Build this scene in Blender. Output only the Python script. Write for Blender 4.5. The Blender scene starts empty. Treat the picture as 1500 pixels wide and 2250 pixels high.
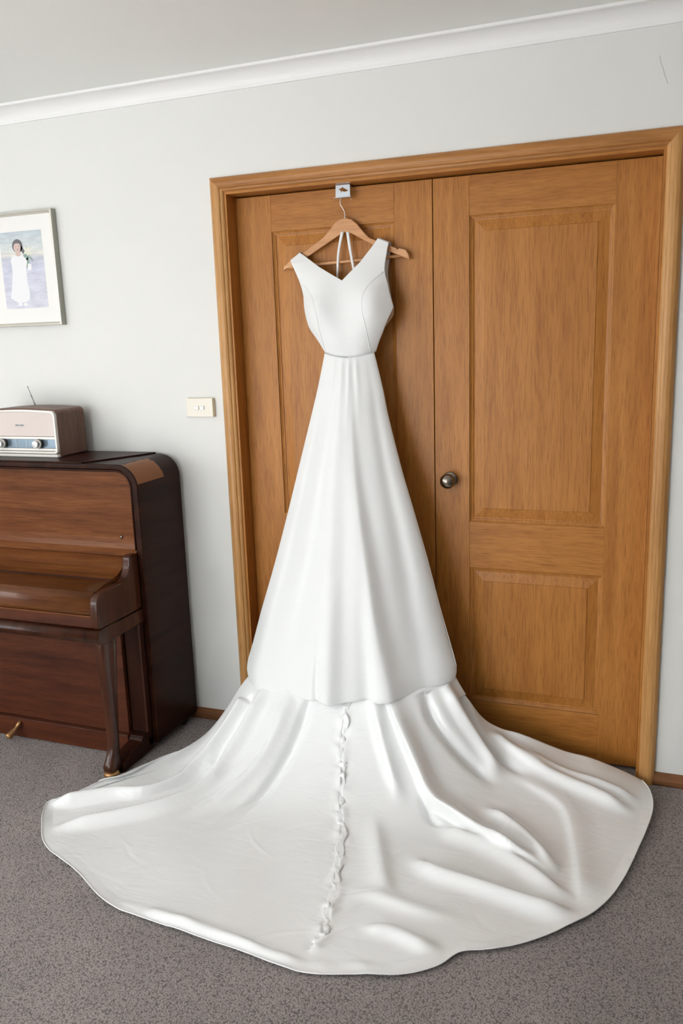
import bpy, bmesh, math, random
import numpy as np
from mathutils import Vector, Matrix
from mathutils.bvhtree import BVHTree

S = bpy.context.scene
COL = S.collection
PI = math.pi

# ------------------------------------------------------------------ camera
cd = bpy.data.cameras.new('camera'); cam = bpy.data.objects.new('camera', cd); COL.objects.link(cam)
S.camera = cam
R_ = Vector((0.93647, 0.34924, -0.03252)); U_ = Vector((-0.04251, 0.20505, 0.97783)); F_ = Vector((-0.34817, 0.91432, -0.20687))
M = Matrix((R_, U_, -F_)).transposed().to_4x4(); M.translation = Vector((1.5232, -2.7921, 1.5407))
cam.matrix_world = M
cd.sensor_fit = 'HORIZONTAL'; cd.sensor_width = 36.0; cd.lens = 1809.77 / 1500 * 36.0
cd.clip_start = 0.05

# ------------------------------------------------------------------ world, light, exposure
W = bpy.data.worlds.new('world'); S.world = W; W.use_nodes = True
bg = W.node_tree.nodes['Background']; bg.inputs[0].default_value = (0.80, 0.90, 1.0, 1); bg.inputs[1].default_value = 2.0

def area(name, loc, target, sx, sy, power, col):
    l = bpy.data.lights.new(name, 'AREA'); l.shape = 'RECTANGLE'; l.size = sx; l.size_y = sy; l.energy = power; l.color = col
    o = bpy.data.objects.new(name, l); COL.objects.link(o); o.location = loc
    o.rotation_euler = (Vector(target) - Vector(loc)).to_track_quat('-Z', 'Y').to_euler()
    return o
# daylight entering through the window openings (left wall and rear wall)
LX, RX, RY = -2.7, 5.2, -4.8            # room extents
WIN_L = (-4.0, -2.4, 0.85, 2.1)         # left wall window: y0, y1, z0, z1
WIN_R = (-2.2, 0.2, 0.06, 2.1)          # rear wall window: x0, x1, z0, z1
area('window_daylight_left', (LX - 0.03, -3.2, 1.47), (0, -3.2, .1), 1.55, 1.2, 46, (1.0, 0.985, 0.96))
area('window_daylight_rear', (-1.0, RY - 0.03, 1.08), (-1.0, -1.8, 0.0), 2.35, 2.0, 68, (0.95, 0.99, 1.0))
sl = bpy.data.lights.new('ceiling_bounce_sun', 'SUN'); sl.energy = 125; sl.angle = math.radians(1.5); sl.color = (0.96, 1.0, 0.99)
so = bpy.data.objects.new('ceiling_bounce_sun', sl); COL.objects.link(so); so.location = (-3, -9, 8)      # added light: bounces off carpet inside the rear window to brighten the ceiling
so.rotation_euler = Vector((0.12, 0.57, -0.82)).to_track_quat('-Z', 'Y').to_euler()
S.view_settings.view_transform = 'Standard'; S.view_settings.look = 'None'
S.view_settings.gamma = 1.0; S.view_settings.use_curve_mapping = False
S.view_settings.exposure = -0.07

# ------------------------------------------------------------------ materials
MATS = {}
def mat(name, col, rough=0.5, metal=0.0, spec=0.5, coat=0.0, coat_rough=0.1, sheen=0.0):
    m = bpy.data.materials.new(name); m.use_nodes = True
    b = m.node_tree.nodes['Principled BSDF']
    b.inputs['Base Color'].default_value = (*col, 1); b.inputs['Roughness'].default_value = rough
    b.inputs['Metallic'].default_value = metal; b.inputs['Specular IOR Level'].default_value = spec
    b.inputs['Coat Weight'].default_value = coat; b.inputs['Coat Roughness'].default_value = coat_rough
    b.inputs['Sheen Weight'].default_value = sheen
    MATS[name] = m
    return m
def nd(m, t, **k):
    n = m.node_tree.nodes.new(t)
    for a, v in k.items():
        setattr(n, a, v)
    return n
def lk(m, a, b): m.node_tree.links.new(a, b)
def coords(m, scale, rot=(0, 0, 0)):
    tc = nd(m, 'ShaderNodeTexCoord'); mp = nd(m, 'ShaderNodeMapping')
    mp.inputs['Scale'].default_value = scale; mp.inputs['Rotation'].default_value = rot
    lk(m, tc.outputs['Object'], mp.inputs['Vector'])
    return mp.outputs['Vector']
def noise(m, vec, scale, detail=4, rough=0.55, dist=0.0):
    n = nd(m, 'ShaderNodeTexNoise'); n.inputs['Scale'].default_value = scale; n.inputs['Detail'].default_value = detail
    n.inputs['Roughness'].default_value = rough; n.inputs['Distortion'].default_value = dist
    lk(m, vec, n.inputs['Vector']); return n.outputs['Fac']
def ramp(m, fac, stops):
    r = nd(m, 'ShaderNodeValToRGB'); e = r.color_ramp.elements
    while len(e) < len(stops): e.new(0.5)
    for i, (p, c) in enumerate(stops):
        e[i].position = p; e[i].color = (*c, 1)
    lk(m, fac, r.inputs['Fac']); return r.outputs['Color']
def mixc(m, a, b, fac, mode='MIX'):
    x = nd(m, 'ShaderNodeMix', data_type='RGBA', blend_type=mode)
    if isinstance(fac, float): x.inputs[0].default_value = fac
    else: lk(m, fac, x.inputs[0])
    for s, v in ((6, a), (7, b)):
        if isinstance(v, tuple): x.inputs[s].default_value = (*v, 1)
        else: lk(m, v, x.inputs[s])
    return x.outputs[2]
def bump(m, h, dist, strength=1.0):
    b = nd(m, 'ShaderNodeBump'); b.inputs['Distance'].default_value = dist; b.inputs['Strength'].default_value = strength
    lk(m, h, b.inputs['Height']); lk(m, b.outputs['Normal'], m.node_tree.nodes['Principled BSDF'].inputs['Normal'])
def base_of(m): return m.node_tree.nodes['Principled BSDF'].inputs['Base Color']

def wood(name, c_dark, c_mid, c_light, axis='z', rough=0.42, coat=0.12, coat_rough=0.25, fine=1.0, figure=1.0, seed=0.0, spec=.2):
    m = mat(name, c_mid, rough, coat=coat, coat_rough=coat_rough, spec=spec)
    k = {'x': (1.1, 14, 14), 'z': (14, 14, 1.1), 'y': (14, 1.1, 14)}[axis]
    k2 = {'x': (14, 330, 330), 'z': (330, 330, 14), 'y': (330, 14, 330)}[axis]
    tc = nd(m, 'ShaderNodeTexCoord'); 
    ad = nd(m, 'ShaderNodeVectorMath', operation='ADD'); ad.inputs[1].default_value = (seed, seed * 1.7, seed * .6)
    lk(m, tc.outputs['Object'], ad.inputs[0])
    def mp(s):
        q = nd(m, 'ShaderNodeMapping'); q.inputs['Scale'].default_value = s; lk(m, ad.outputs[0], q.inputs['Vector']); return q.outputs['Vector']
    a = noise(m, mp(k), 1.6, 5, 0.6, 0.35); b = noise(m, mp(k2), 1.0, 3, 0.6)
    k3 = tuple(4 * v for v in k); c = noise(m, mp(k3), 1.3, 4, .6, .2)
    col = ramp(m, a, [(0.30, c_dark), (0.5, c_mid), (0.70, c_light)])
    col = mixc(m, col, ramp(m, c, [(0.3, (0.72, 0.68, 0.62)), (0.62, (1.1, 1.1, 1.1))]), 0.30 * figure, 'MULTIPLY')
    col = mixc(m, col, ramp(m, b, [(0.36, (0.62, 0.55, 0.48)), (0.52, (1.05, 1.05, 1.05))]), 0.6 * fine, 'MULTIPLY')
    lk(m, col, base_of(m)); bump(m, b, 0.0004, 0.5)
    return m

wall_m = mat('wall_paint', (0.78, 0.765, 0.735), 0.6, spec=0.25)
v = coords(wall_m, (1, 1, 1)); lk(wall_m, mixc(wall_m, (0.745, 0.748, 0.725), (0.785, 0.785, 0.76), noise(wall_m, v, 1.4, 3)), base_of(wall_m))
bump(wall_m, noise(wall_m, v, 160, 3), 0.0006, 0.35)
ceil_m = mat('ceiling_paint', (0.90, 0.915, 0.89), 0.85, spec=0.2)
cornice_m = mat('cornice_paint', (0.86, 0.86, 0.85), 0.45, spec=0.35)
dark_m = mat('dark_void', (0.02, 0.018, 0.016), 0.9)

carpet_m = mat('carpet', (0.2, 0.17, 0.165), 1.0, spec=0.1, sheen=0.25)
v = coords(carpet_m, (1, 1, 1))
vo = nd(carpet_m, 'ShaderNodeTexVoronoi'); vo.inputs['Scale'].default_value = 230; vo.inputs['Randomness'].default_value = 1
nv = nd(carpet_m, 'ShaderNodeTexNoise'); nv.inputs['Scale'].default_value = 60; nv.inputs['Detail'].default_value = 3
lk(carpet_m, v, nv.inputs['Vector'])
mv = nd(carpet_m, 'ShaderNodeVectorMath', operation='MULTIPLY_ADD'); mv.inputs[1].default_value = (0.007, 0.007, 0.0)
lk(carpet_m, nv.outputs['Color'], mv.inputs[0]); lk(carpet_m, v, mv.inputs[2]); lk(carpet_m, mv.outputs[0], vo.inputs['Vector'])
fib = noise(carpet_m, v, 520, 3, .7); big = noise(carpet_m, v, 3.2, 4, .6, .6); mid = noise(carpet_m, v, 210, 3, .6)
c1 = ramp(carpet_m, vo.outputs['Distance'], [(0.05, (0.53, 0.475, 0.455)), (0.45, (0.39, 0.345, 0.33)), (0.85, (0.15, 0.13, 0.124))])
c1 = mixc(carpet_m, c1, ramp(carpet_m, mid, [(0.3, (0.78, 0.77, 0.76)), (0.7, (1.2, 1.2, 1.21))]), 0.4, 'MULTIPLY')
c1 = mixc(carpet_m, c1, ramp(carpet_m, fib, [(0.3, (0.6, 0.58, 0.57)), (0.7, (1.3, 1.28, 1.28))]), 0.55, 'MULTIPLY')
c1 = mixc(carpet_m, c1, ramp(carpet_m, big, [(0.35, (0.88, 0.88, 0.88)), (0.65, (1.08, 1.07, 1.07))]), 1.0, 'MULTIPLY')
lk(carpet_m, c1, base_of(carpet_m))
hm = nd(carpet_m, 'ShaderNodeMath', operation='SUBTRACT'); lk(carpet_m, fib, hm.inputs[0]); lk(carpet_m, vo.outputs['Distance'], hm.inputs[1])
bump(carpet_m, hm.outputs[0], 0.004, 0.9)

DW = ((0.36, 0.138, 0.028), (0.43, 0.175, 0.037), (0.485, 0.208, 0.049))
door_v = wood('door_timber_upright', *DW, axis='z', seed=1.0)
door_h = wood('door_timber_cross', *DW, axis='x', seed=4.0)
door_p = wood('door_panel_timber', (0.375, 0.145, 0.029), (0.43, 0.175, 0.037), (0.475, 0.202, 0.047), axis='z', seed=7.3)
arch_v = wood('architrave_timber_upright', (0.40, 0.19, 0.06), (0.52, 0.27, 0.095), (0.60, 0.33, 0.13), axis='z', rough=.33, seed=2.0, fine=.6)
arch_h = wood('architrave_timber_cross', (0.32, 0.13, 0.037), (0.42, 0.185, 0.055), (0.5, 0.235, 0.08), axis='x', rough=.33, seed=3.0, fine=.6)
skirt_m = wood('skirting_timber', (0.15, 0.062, 0.025), (0.21, 0.09, 0.038), (0.26, 0.115, 0.05), axis='x', seed=5.0)
hanger_m = wood('hanger_timber', (0.52, 0.25, 0.11), (0.62, 0.32, 0.15), (0.70, 0.39, 0.20), axis='x', rough=.4, seed=9.0, fine=.4, figure=.5)
P3 = ((0.088, 0.026, 0.007), (0.14, 0.046, 0.0125), (0.185, 0.066, 0.019))
pia_m = wood('mahogany_light', *P3, axis='x', rough=0.42, coat=0.08, coat_rough=0.18, seed=11.0, spec=.10, figure=1.3)
pia_g = wood('mahogany_polished', *P3, axis='x', rough=0.38, coat=0.5, coat_rough=0.14, seed=16.0, figure=1.2, spec=.15)
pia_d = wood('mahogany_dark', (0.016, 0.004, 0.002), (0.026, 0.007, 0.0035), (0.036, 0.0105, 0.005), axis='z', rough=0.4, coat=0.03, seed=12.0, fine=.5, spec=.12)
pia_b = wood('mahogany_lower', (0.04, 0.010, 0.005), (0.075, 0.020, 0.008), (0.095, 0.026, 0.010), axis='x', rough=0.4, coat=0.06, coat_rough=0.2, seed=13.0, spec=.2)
pia_k = wood('mahogany_legs', (0.024, 0.007, 0.0035), (0.052, 0.0155, 0.007), (0.070, 0.022, 0.010), axis='z', rough=0.3, coat=0.25, coat_rough=0.12, seed=14.0, fine=.5, spec=.2)
# case top / corner: dark stain with a bare patch where veneer is lost
case_m = wood('mahogany_case', (0.014, 0.004, 0.002), (0.023, 0.0065, 0.0032), (0.034, 0.010, 0.005), axis='y', rough=0.36, coat=0.05, coat_rough=0.16, seed=15.0, fine=.5, spec=.08)

crepe_m = mat('ivory_crepe', (0.845, 0.855, 0.85), 0.62, spec=0.3, sheen=0.2)
bump(crepe_m, noise(crepe_m, coords(crepe_m, (1, 1, 1)), 900, 2), 0.0002, 0.3)
satin_m = mat('white_satin', (0.885, 0.895, 0.895), 0.27, spec=0.7, sheen=0.1)
satin_m.node_tree.nodes['Principled BSDF'].inputs['Anisotropic'].default_value = 0.4
vv = coords(satin_m, (1, 1, 1)); w1 = noise(satin_m, coords(satin_m, (1, 2.6, 1), (0, 0, .6)), 7, 3, .5, 1.2); bump(satin_m, w1, 0.006, 0.25)
ribbon_m = mat('ribbon_satin', (0.85, 0.84, 0.83), 0.4)
mesh_m = mat('nude_mesh', (0.62, 0.50, 0.38), 0.7)

steel_m = mat('brushed_steel', (0.42, 0.44, 0.46), 0.38, 0.85)
chrome_m = mat('chrome_wire', (0.85, 0.85, 0.86), 0.15, 1.0)
pewter_m = mat('aged_pewter', (0.23, 0.20, 0.17), 0.24, 1.0)
brass_m = mat('dull_brass', (0.42, 0.23, 0.10), 0.35, 0.7)
black_m = mat('black_rubber', (0.012, 0.012, 0.012), 0.5)
switch_m = mat('aged_cream_plastic', (0.80, 0.755, 0.66), 0.35)
switch_s = mat('yellowed_plastic_block', (0.66, 0.54, 0.33), 0.4)
rocker_m = mat('white_plastic', (0.82, 0.82, 0.80), 0.3)
radio_w = wood('radio_walnut', (0.10, 0.05, 0.034), (0.155, 0.082, 0.058), (0.2, 0.11, 0.08), axis='z', rough=.45, coat=.1, seed=21.0)
radio_c = mat('radio_cream_bezel', (0.80, 0.77, 0.72), 0.25, coat=.4)
radio_g = mat('radio_grille_cloth', (0.66, 0.58, 0.545), 0.7)
bump(radio_g, noise(radio_g, coords(radio_g, (1, 1, 1)), 700, 2), .0006, .5)
radio_b = mat('radio_dial_blue', (0.16, 0.215, 0.27), 0.2, metal=.5)
radio_bl = mat('radio_dial_pale', (0.30, 0.36, 0.42), 0.2, metal=.5)
radio_k = mat('radio_knob_face', (0.45, 0.45, 0.45), 0.3, metal=.8)
radio_kd = mat('radio_knob_dark', (0.03, 0.025, 0.02), 0.25)
frame_m = mat('champagne_frame', (0.66, 0.63, 0.56), 0.32, metal=0.55)
frame_s = mat('frame_side', (0.34, 0.34, 0.29), 0.4, metal=0.5)
matb_m = mat('mat_board', (0.84, 0.83, 0.81), 0.75)

# ------------------------------------------------------------------ object helpers
def setp(o, label=None, cat=None, group=None, kind=None):
    if label: o['label'] = label
    if cat: o['category'] = cat
    if group: o['group'] = group
    if kind: o['kind'] = kind
    return o
def root(name, loc, label, cat, kind=None, group=None):
    o = bpy.data.objects.new(name, None); COL.objects.link(o); o.location = loc; o.empty_display_size = 0.05
    return setp(o, label, cat, group, kind)
def origin_of(o):
    p = Vector((0, 0, 0))
    while o is not None: p += o.location; o = o.parent
    return p
def obj(name, bm, m, parent=None, smooth=False, bevel=0.0, segs=2, label=None, cat=None, kind=None, solid=0.0, loc=None, recalc=True):
    if recalc: bmesh.ops.recalc_face_normals(bm, faces=bm.faces[:])
    off = origin_of(parent) if parent else Vector(loc or (0, 0, 0))
    if off.length > 0: bmesh.ops.translate(bm, verts=bm.verts[:], vec=-off)
    me = bpy.data.meshes.new(name); bm.to_mesh(me); bm.free()
    for x in (m if isinstance(m, (list, tuple)) else [m]): me.materials.append(x)
    if smooth:
        for p in me.polygons: p.use_smooth = True
    o = bpy.data.objects.new(name, me); COL.objects.link(o)
    if parent: o.parent = parent
    elif loc: o.location = loc
    if solid:
        s = o.modifiers.new('solid', 'SOLIDIFY'); s.thickness = solid; s.offset = -1
    if bevel:
        b = o.modifiers.new('bevel', 'BEVEL'); b.width = bevel; b.segments = segs; b.limit_method = 'ANGLE'; b.angle_limit = math.radians(35)
        b.harden_normals = False
    if smooth and bevel == 0.0: pass
    return setp(o, label, cat, None, kind)
def box(bm, x0, x1, y0, y1, z0, z1):
    v = [bm.verts.new(c) for c in ((x0,y0,z0),(x1,y0,z0),(x1,y1,z0),(x0,y1,z0),(x0,y0,z1),(x1,y0,z1),(x1,y1,z1),(x0,y1,z1))]
    for f in ((0,3,2,1),(4,5,6,7),(0,1,5,4),(1,2,6,5),(2,3,7,6),(3,0,4,7)): bm.faces.new([v[i] for i in f])
    return bm
def B(*a):
    bm = bmesh.new(); box(bm, *a); return bm
def prism(pts, axis, a0, a1, bm=None):
    """closed polygon pts (2D) extruded along axis: 'y' -> pts are (x,z); 'x' -> (y,z); 'z' -> (x,y)"""
    bm = bm or bmesh.new()
    def P(p, a): return {'y': (p[0], a, p[1]), 'x': (a, p[0], p[1]), 'z': (p[0], p[1], a)}[axis]
    A = [bm.verts.new(P(p, a0)) for p in pts]; Bv = [bm.verts.new(P(p, a1)) for p in pts]; n = len(pts)
    bm.faces.new(A); bm.faces.new(Bv[::-1])
    for i in range(n): bm.faces.new([A[i], A[(i+1) % n], Bv[(i+1) % n], Bv[i]])
    return bm
def tube(pts, r, bm=None, seg=10, closed=False, caps=True):
    bm = bm or bmesh.new(); pts = [Vector(p) for p in pts]; n = len(pts)
    rr = r if isinstance(r, (list, tuple)) else [r] * n
    rings = []; up = None
    for i, p in enumerate(pts):
        t = (pts[min(i+1, n-1)] - pts[max(i-1, 0)]).normalized()
        if up is None: up = t.orthogonal().normalized()
        up = (up - t * up.dot(t)).normalized(); s = t.cross(up)
        rings.append([bm.verts.new(p + (up * math.cos(2*PI*k/seg) + s * math.sin(2*PI*k/seg)) * rr[i]) for k in range(seg)])
    for a, b in zip(rings, rings[1:]):
        for k in range(seg): bm.faces.new([a[k], a[(k+1) % seg], b[(k+1) % seg], b[k]])
    if caps: bm.faces.new(rings[0]); bm.faces.new(rings[-1][::-1])
    return bm
def lathe(prof, org, axis, seg=32, bm=None):
    """prof: (dist along axis, radius)"""
    bm = bm or bmesh.new(); a = Vector(axis).normalized(); u = a.orthogonal().normalized(); w = a.cross(u); org = Vector(org)
    rings = [[bm.verts.new(org + a*d + (u*math.cos(2*PI*k/seg) + w*math.sin(2*PI*k/seg)) * max(r, 1e-5)) for k in range(seg)] for d, r in prof]
    for A, Bq in zip(rings, rings[1:]):
        for k in range(seg): bm.faces.new([A[k], A[(k+1) % seg], Bq[(k+1) % seg], Bq[k]])
    bm.faces.new(rings[0]); bm.faces.new(rings[-1][::-1])
    return bm
def smooth_line(P, n):
    P = np.array(P, float); return [tuple(q) for q in resample(P, n)]
def grid_bm(G, closed_u=False):
    S_, T_ = G.shape[:2]; bm = bmesh.new()
    vs = [[bm.verts.new(tuple(G[i, j])) for j in range(T_)] for i in range(S_)]
    for i in range(S_ - (0 if closed_u else 1)):
        for j in range(T_ - 1):
            bm.faces.new([vs[i][j], vs[(i+1) % S_][j], vs[(i+1) % S_][j+1], vs[i][j+1]])
    return bm
def arc(cx, cy, r, a0, a1, n):
    return [(cx + r*math.cos(a0 + (a1-a0)*i/n), cy + r*math.sin(a0 + (a1-a0)*i/n)) for i in range(n+1)]

def resample(P,n):
    P=np.array(P,float);d=np.r_[0,np.cumsum(np.linalg.norm(np.diff(P,axis=0),axis=1))];d/=d[-1]
    # catmull-rom by arc length (monotone enough), dense then linear
    m=len(P);Q=[]
    for i in range(m-1):
        p0=P[max(i-1,0)];p1=P[i];p2=P[i+1];p3=P[min(i+2,m-1)]
        for k in range(16):
            t=k/16;Q.append(.5*((2*p1)+(-p0+p2)*t+(2*p0-5*p1+4*p2-p3)*t*t+(-p0+3*p1-3*p2+p3)*t**3))
    Q.append(P[-1]);Q=np.array(Q);d=np.r_[0,np.cumsum(np.linalg.norm(np.diff(Q,axis=0),axis=1))];d/=d[-1]
    t=np.linspace(0,1,n);return np.stack([np.interp(t,d,Q[:,k]) for k in range(Q.shape[1])],1)
INNER=[(.125,-.10,.30),(.17,-.135,.30),(.28,-.17,.305),(.43,-.195,.325),(.57,-.205,.34),(.73,-.19,.355),(.825,-.14,.375),(.885,-.085,.385)]
OUTER=[(-.205,-.572,.03),(-.254,-.607,.028),(-.285,-.662,.020),(-.318,-.722,.012),(-.362,-.754,.008),(-.345,-.80,.008),(-.297,-.869,.008),(-.218,-.949,.008),(-.064,-1.032,.008),(.143,-1.126,.008),(.256,-1.148,.008),(.421,-1.159,.008),(.557,-1.184,.008),(.693,-1.198,.008),(.801,-1.191,.008),(.908,-1.158,.008),(.992,-1.127,.008),(1.081,-1.069,.008),(1.126,-1.014,.008),(1.211,-.977,.008),(1.334,-.869,.008),(1.428,-.756,.008),(1.503,-.582,.008),(1.543,-.412,.008),(1.577,-.224,.008),(1.57,-.11,.01),(1.541,-.055,.028)]
LEFT=[(.125,-.10,.30),(.082,-.155,.235),(.041,-.2,.162),(-.02,-.24,.08),(-.082,-.31,.036),(-.144,-.417,.03),(-.176,-.513,.03),(-.205,-.572,.03)]
RIGHT=[(.885,-.085,.385),(.939,-.09,.295),(1.0,-.07,.2),(1.065,-.06,.16),(1.144,-.06,.147),(1.283,-.04,.098),(1.375,-.04,.082),(1.506,-.047,.04),(1.541,-.055,.028)]
def train_base(S=420,T=300):
    I=resample(INNER,S)[:,None,:];O=resample(OUTER,S)[:,None,:]
    t=np.linspace(0,1,T)[None,:,None];s=np.linspace(0,1,S)[:,None]
    P=(1-t)*I+t*O
    L=np.linalg.norm((O-I)[:,:,:2],axis=2)
    D=np.full((S,1),.47)
    z=I[:,:,2]*np.clip(1-t[:,:,0]*L/D,0,1)**2.1+.008
    P[:,:,2]=z
    EL=resample(LEFT,T)[None];ER=resample(RIGHT,T)[None]
    w0=(np.clip(1-s/.16,0,1)**2)[:,:,None];w1=(np.clip(1-(1-s)/.22,0,1)**2)[:,:,None]
    P=P+w0*(EL-P[:1])+w1*(ER-P[-1:])
    return P

FOLDS= {'LA': [(0.204, -0.175, 0.274),(0.172, -0.286, 0.148),(0.133, -0.405, 0.058),(0.118, -0.505, 0.02),(0.027, -0.654, 0.008),(-0.1, -0.764, 0.008),(-0.219, -0.85, 0.008),(-0.258, -0.898, 0.008)], 'LB': [(0.122, -0.2, 0.211),(0.062, -0.321, 0.088),(0.02, -0.412, 0.034),(-0.008, -0.512, 0.01),(-0.074, -0.604, 0.008),(-0.18, -0.648, 0.01),(-0.296, -0.73, 0.012),(-0.361, -0.77, 0.013)], 'LV': [(0.158, -0.188, 0.239),(0.085, -0.345, 0.079),(0.086, -0.402, 0.05),(0.053, -0.471, 0.022),(-0.038, -0.604, 0.008),(-0.086, -0.662, 0.008),(-0.237, -0.749, 0.01),(-0.327, -0.803, 0.011)], 'LC': [(0.318, -0.207, 0.28),(0.312, -0.307, 0.168),(0.277, -0.418, 0.075),(0.195, -0.574, 0.012),(0.104, -0.712, 0.008)], 'LG': [(0.403, -0.217, 0.294),(0.386, -0.309, 0.181),(0.355, -0.43, 0.077),(0.302, -0.577, 0.015),(0.199, -0.762, 0.008)], 'CS': [(0.554, -0.24, 0.291),(0.556, -0.286, 0.228),(0.565, -0.359, 0.146),(0.591, -0.417, 0.095),(0.613, -0.5, 0.043),(0.662, -0.619, 0.009),(0.705, -0.771, 0.008),(0.742, -0.91, 0.008),(0.767, -1.034, 0.008),(0.764, -1.097, 0.008)], 'CR': [(0.645, -0.233, 0.301),(0.714, -0.325, 0.165),(0.785, -0.425, 0.066),(0.814, -0.486, 0.032)], 'R1': [(0.699, -0.225, 0.305),(0.729, -0.252, 0.254),(0.767, -0.287, 0.194),(0.819, -0.338, 0.123),(0.894, -0.421, 0.046),(0.974, -0.455, 0.02),(1.083, -0.514, 0.008),(1.158, -0.558, 0.008),(1.254, -0.594, 0.008),(1.347, -0.658, 0.008)], 'R1s': [(0.861, -0.401, 0.064),(0.891, -0.445, 0.037),(0.921, -0.485, 0.019),(0.972, -0.487, 0.014)], 'R2': [(0.943, -0.504, 0.013),(1.0, -0.516, 0.009),(1.117, -0.55, 0.008),(1.225, -0.615, 0.008),(1.325, -0.689, 0.008),(1.401, -0.725, 0.008)], 'R3': [(0.895, -0.662, 0.008),(0.987, -0.722, 0.008),(1.092, -0.743, 0.008),(1.215, -0.763, 0.008),(1.335, -0.779, 0.008),(1.409, -0.769, 0.008)], 'R3v': [(0.923, -0.604, 0.008),(1.002, -0.662, 0.008),(1.097, -0.703, 0.008),(1.22, -0.732, 0.008),(1.321, -0.748, 0.008)], 'R4': [(0.767, -0.874, 0.008),(0.871, -0.873, 0.008),(1.003, -0.895, 0.008),(1.116, -0.877, 0.008)], 'R5': [(0.718, -0.515, 0.03),(0.759, -0.575, 0.012),(0.825, -0.723, 0.008),(0.873, -0.823, 0.008),(0.928, -0.87, 0.008)], 'R6v': [(0.818, -0.184, 0.315),(0.865, -0.218, 0.23),(0.952, -0.24, 0.143),(1.064, -0.263, 0.066),(1.096, -0.28, 0.05)], 'R6': [(0.875, -0.133, 0.332),(0.937, -0.153, 0.236),(1.013, -0.176, 0.139),(1.102, -0.234, 0.067)], 'R7v': [(0.936, -0.107, 0.283),(0.976, -0.125, 0.21),(1.042, -0.155, 0.128),(1.162, -0.195, 0.071),(1.194, -0.209, 0.059)], 'R7': [(1.023, -0.095, 0.168),(1.124, -0.122, 0.111),(1.237, -0.166, 0.067),(1.377, -0.206, 0.046),(1.532, -0.26, 0.022)], 'R8': [(1.136, -0.103, 0.12),(1.2, -0.121, 0.095),(1.302, -0.143, 0.065),(1.409, -0.161, 0.053),(1.548, -0.19, 0.026)], 'R8b': [(1.106, -0.215, 0.074),(1.203, -0.23, 0.05),(1.311, -0.299, 0.029),(1.357, -0.45, 0.013),(1.384, -0.596, 0.008),(1.407, -0.739, 0.008)], 'R9': [(1.048, -0.381, 0.027),(1.133, -0.405, 0.011),(1.241, -0.502, 0.009),(1.334, -0.64, 0.008)], 'B1': [(0.245, -1.13, 0.008),(0.404, -1.135, 0.008),(0.547, -1.16, 0.008),(0.683, -1.174, 0.008),(0.789, -1.162, 0.008)], 'B2': [(0.846, -1.006, 0.008),(0.94, -0.994, 0.008),(1.033, -1.015, 0.008),(1.093, -1.014, 0.008)]}

# ------------------------------------------------------------------ room shell
CZ = 2.455
obj('floor', B(LX-.1, RX+.1, RY-.1, .30, -.05, 0), carpet_m, label='grey-mauve cut pile carpet across the whole room floor', cat='carpet', kind='structure')
obj('ceiling', B(LX-.1, RX+.1, RY-.1, .30, CZ, CZ+.1), ceil_m, label='plain off-white plaster ceiling', cat='ceiling', kind='structure')
bm = bmesh.new()
box(bm, LX-.1, .0455, 0, .12, 0, CZ); box(bm, 1.5365, RX+.1, 0, .12, 0, CZ); box(bm, .0455, 1.5365, 0, .12, 2.0755, CZ)
wb = obj('wall_back', bm, wall_m, label='off-white painted wall holding the timber double doors', cat='wall', kind='structure')
obj('hairline_crack', tube([(1.4991, -0.0004, 2.315), (1.5025, -0.0004, 2.295), (1.5094, -0.0004, 2.2795), (1.5153, -0.0004, 2.2592), (1.525, -0.0004, 2.2359)], .0006, seg=6), mat('crack_grey', (.45, .42, .38), .9), wb)
obj('light_block_behind_doors', B(-.1, 1.7, .20, .26, 0, CZ), dark_m, label='added dark panel blocking light behind the doors', cat='wall', kind='structure')  # added unseen panel, stops outside light leaking through the door gap
bm = bmesh.new(); y0, y1, z0, z1 = WIN_L
box(bm, LX-.1, LX, RY, y0, 0, CZ); box(bm, LX-.1, LX, y1, 0, 0, CZ); box(bm, LX-.1, LX, y0, y1, 0, z0); box(bm, LX-.1, LX, y0, y1, z1, CZ)
obj('wall_left', bm, wall_m, label='off-white painted side wall left of the piano with a window', cat='wall', kind='structure')
bm = bmesh.new(); x0, x1, z0, z1 = WIN_R
box(bm, LX-.1, x0, RY-.1, RY, 0, CZ); box(bm, x1, RX+.1, RY-.1, RY, 0, CZ); box(bm, x0, x1, RY-.1, RY, 0, z0); box(bm, x0, x1, RY-.1, RY, z1, CZ)
obj('wall_rear', bm, wall_m, label='off-white painted wall opposite the timber doors with a window', cat='wall', kind='structure')
wallr_m = mat('low_bounce_wall', (0.30, 0.24, 0.19), 0.7)  # dark tone given to the unseen wall to cut its bounce and reflections
obj('wall_right', B(RX, RX+.1, RY, 0, 0, CZ), wallr_m, label='unseen side wall far to the right of the doors, darkened to cut bounce light', cat='wall', kind='structure')
def window_unit(name, a0, a1, z0, z1, side, label):
    r = root(name, (LX-.05, (a0+a1)/2, z0) if side == 'L' else ((a0+a1)/2, RY-.05, z0), label, 'window', 'structure')
    def bx(p0, p1, q0, q1):
        return B(LX-.09, LX-.045, p0, p1, q0, q1) if side == 'L' else B(p0, p1, RY-.09, RY-.045, q0, q1)
    for p in ((a0, a0+.05), (a1-.05, a1), ((a0+a1)/2-.025, (a0+a1)/2+.025)): obj('frame_upright', bx(p[0], p[1], z0, z1), rocker_m, r, bevel=.003)
    for q in ((z0, z0+.05), (z1-.05, z1)): obj('frame_rail', bx(a0+.05, a1-.05, q[0], q[1]), rocker_m, r, bevel=.003)
window_unit('window_1', *WIN_L, 'L', 'white framed window in the left side wall')
window_unit('window_2', *WIN_R, 'R', 'white framed window in the wall opposite the doors')

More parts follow.
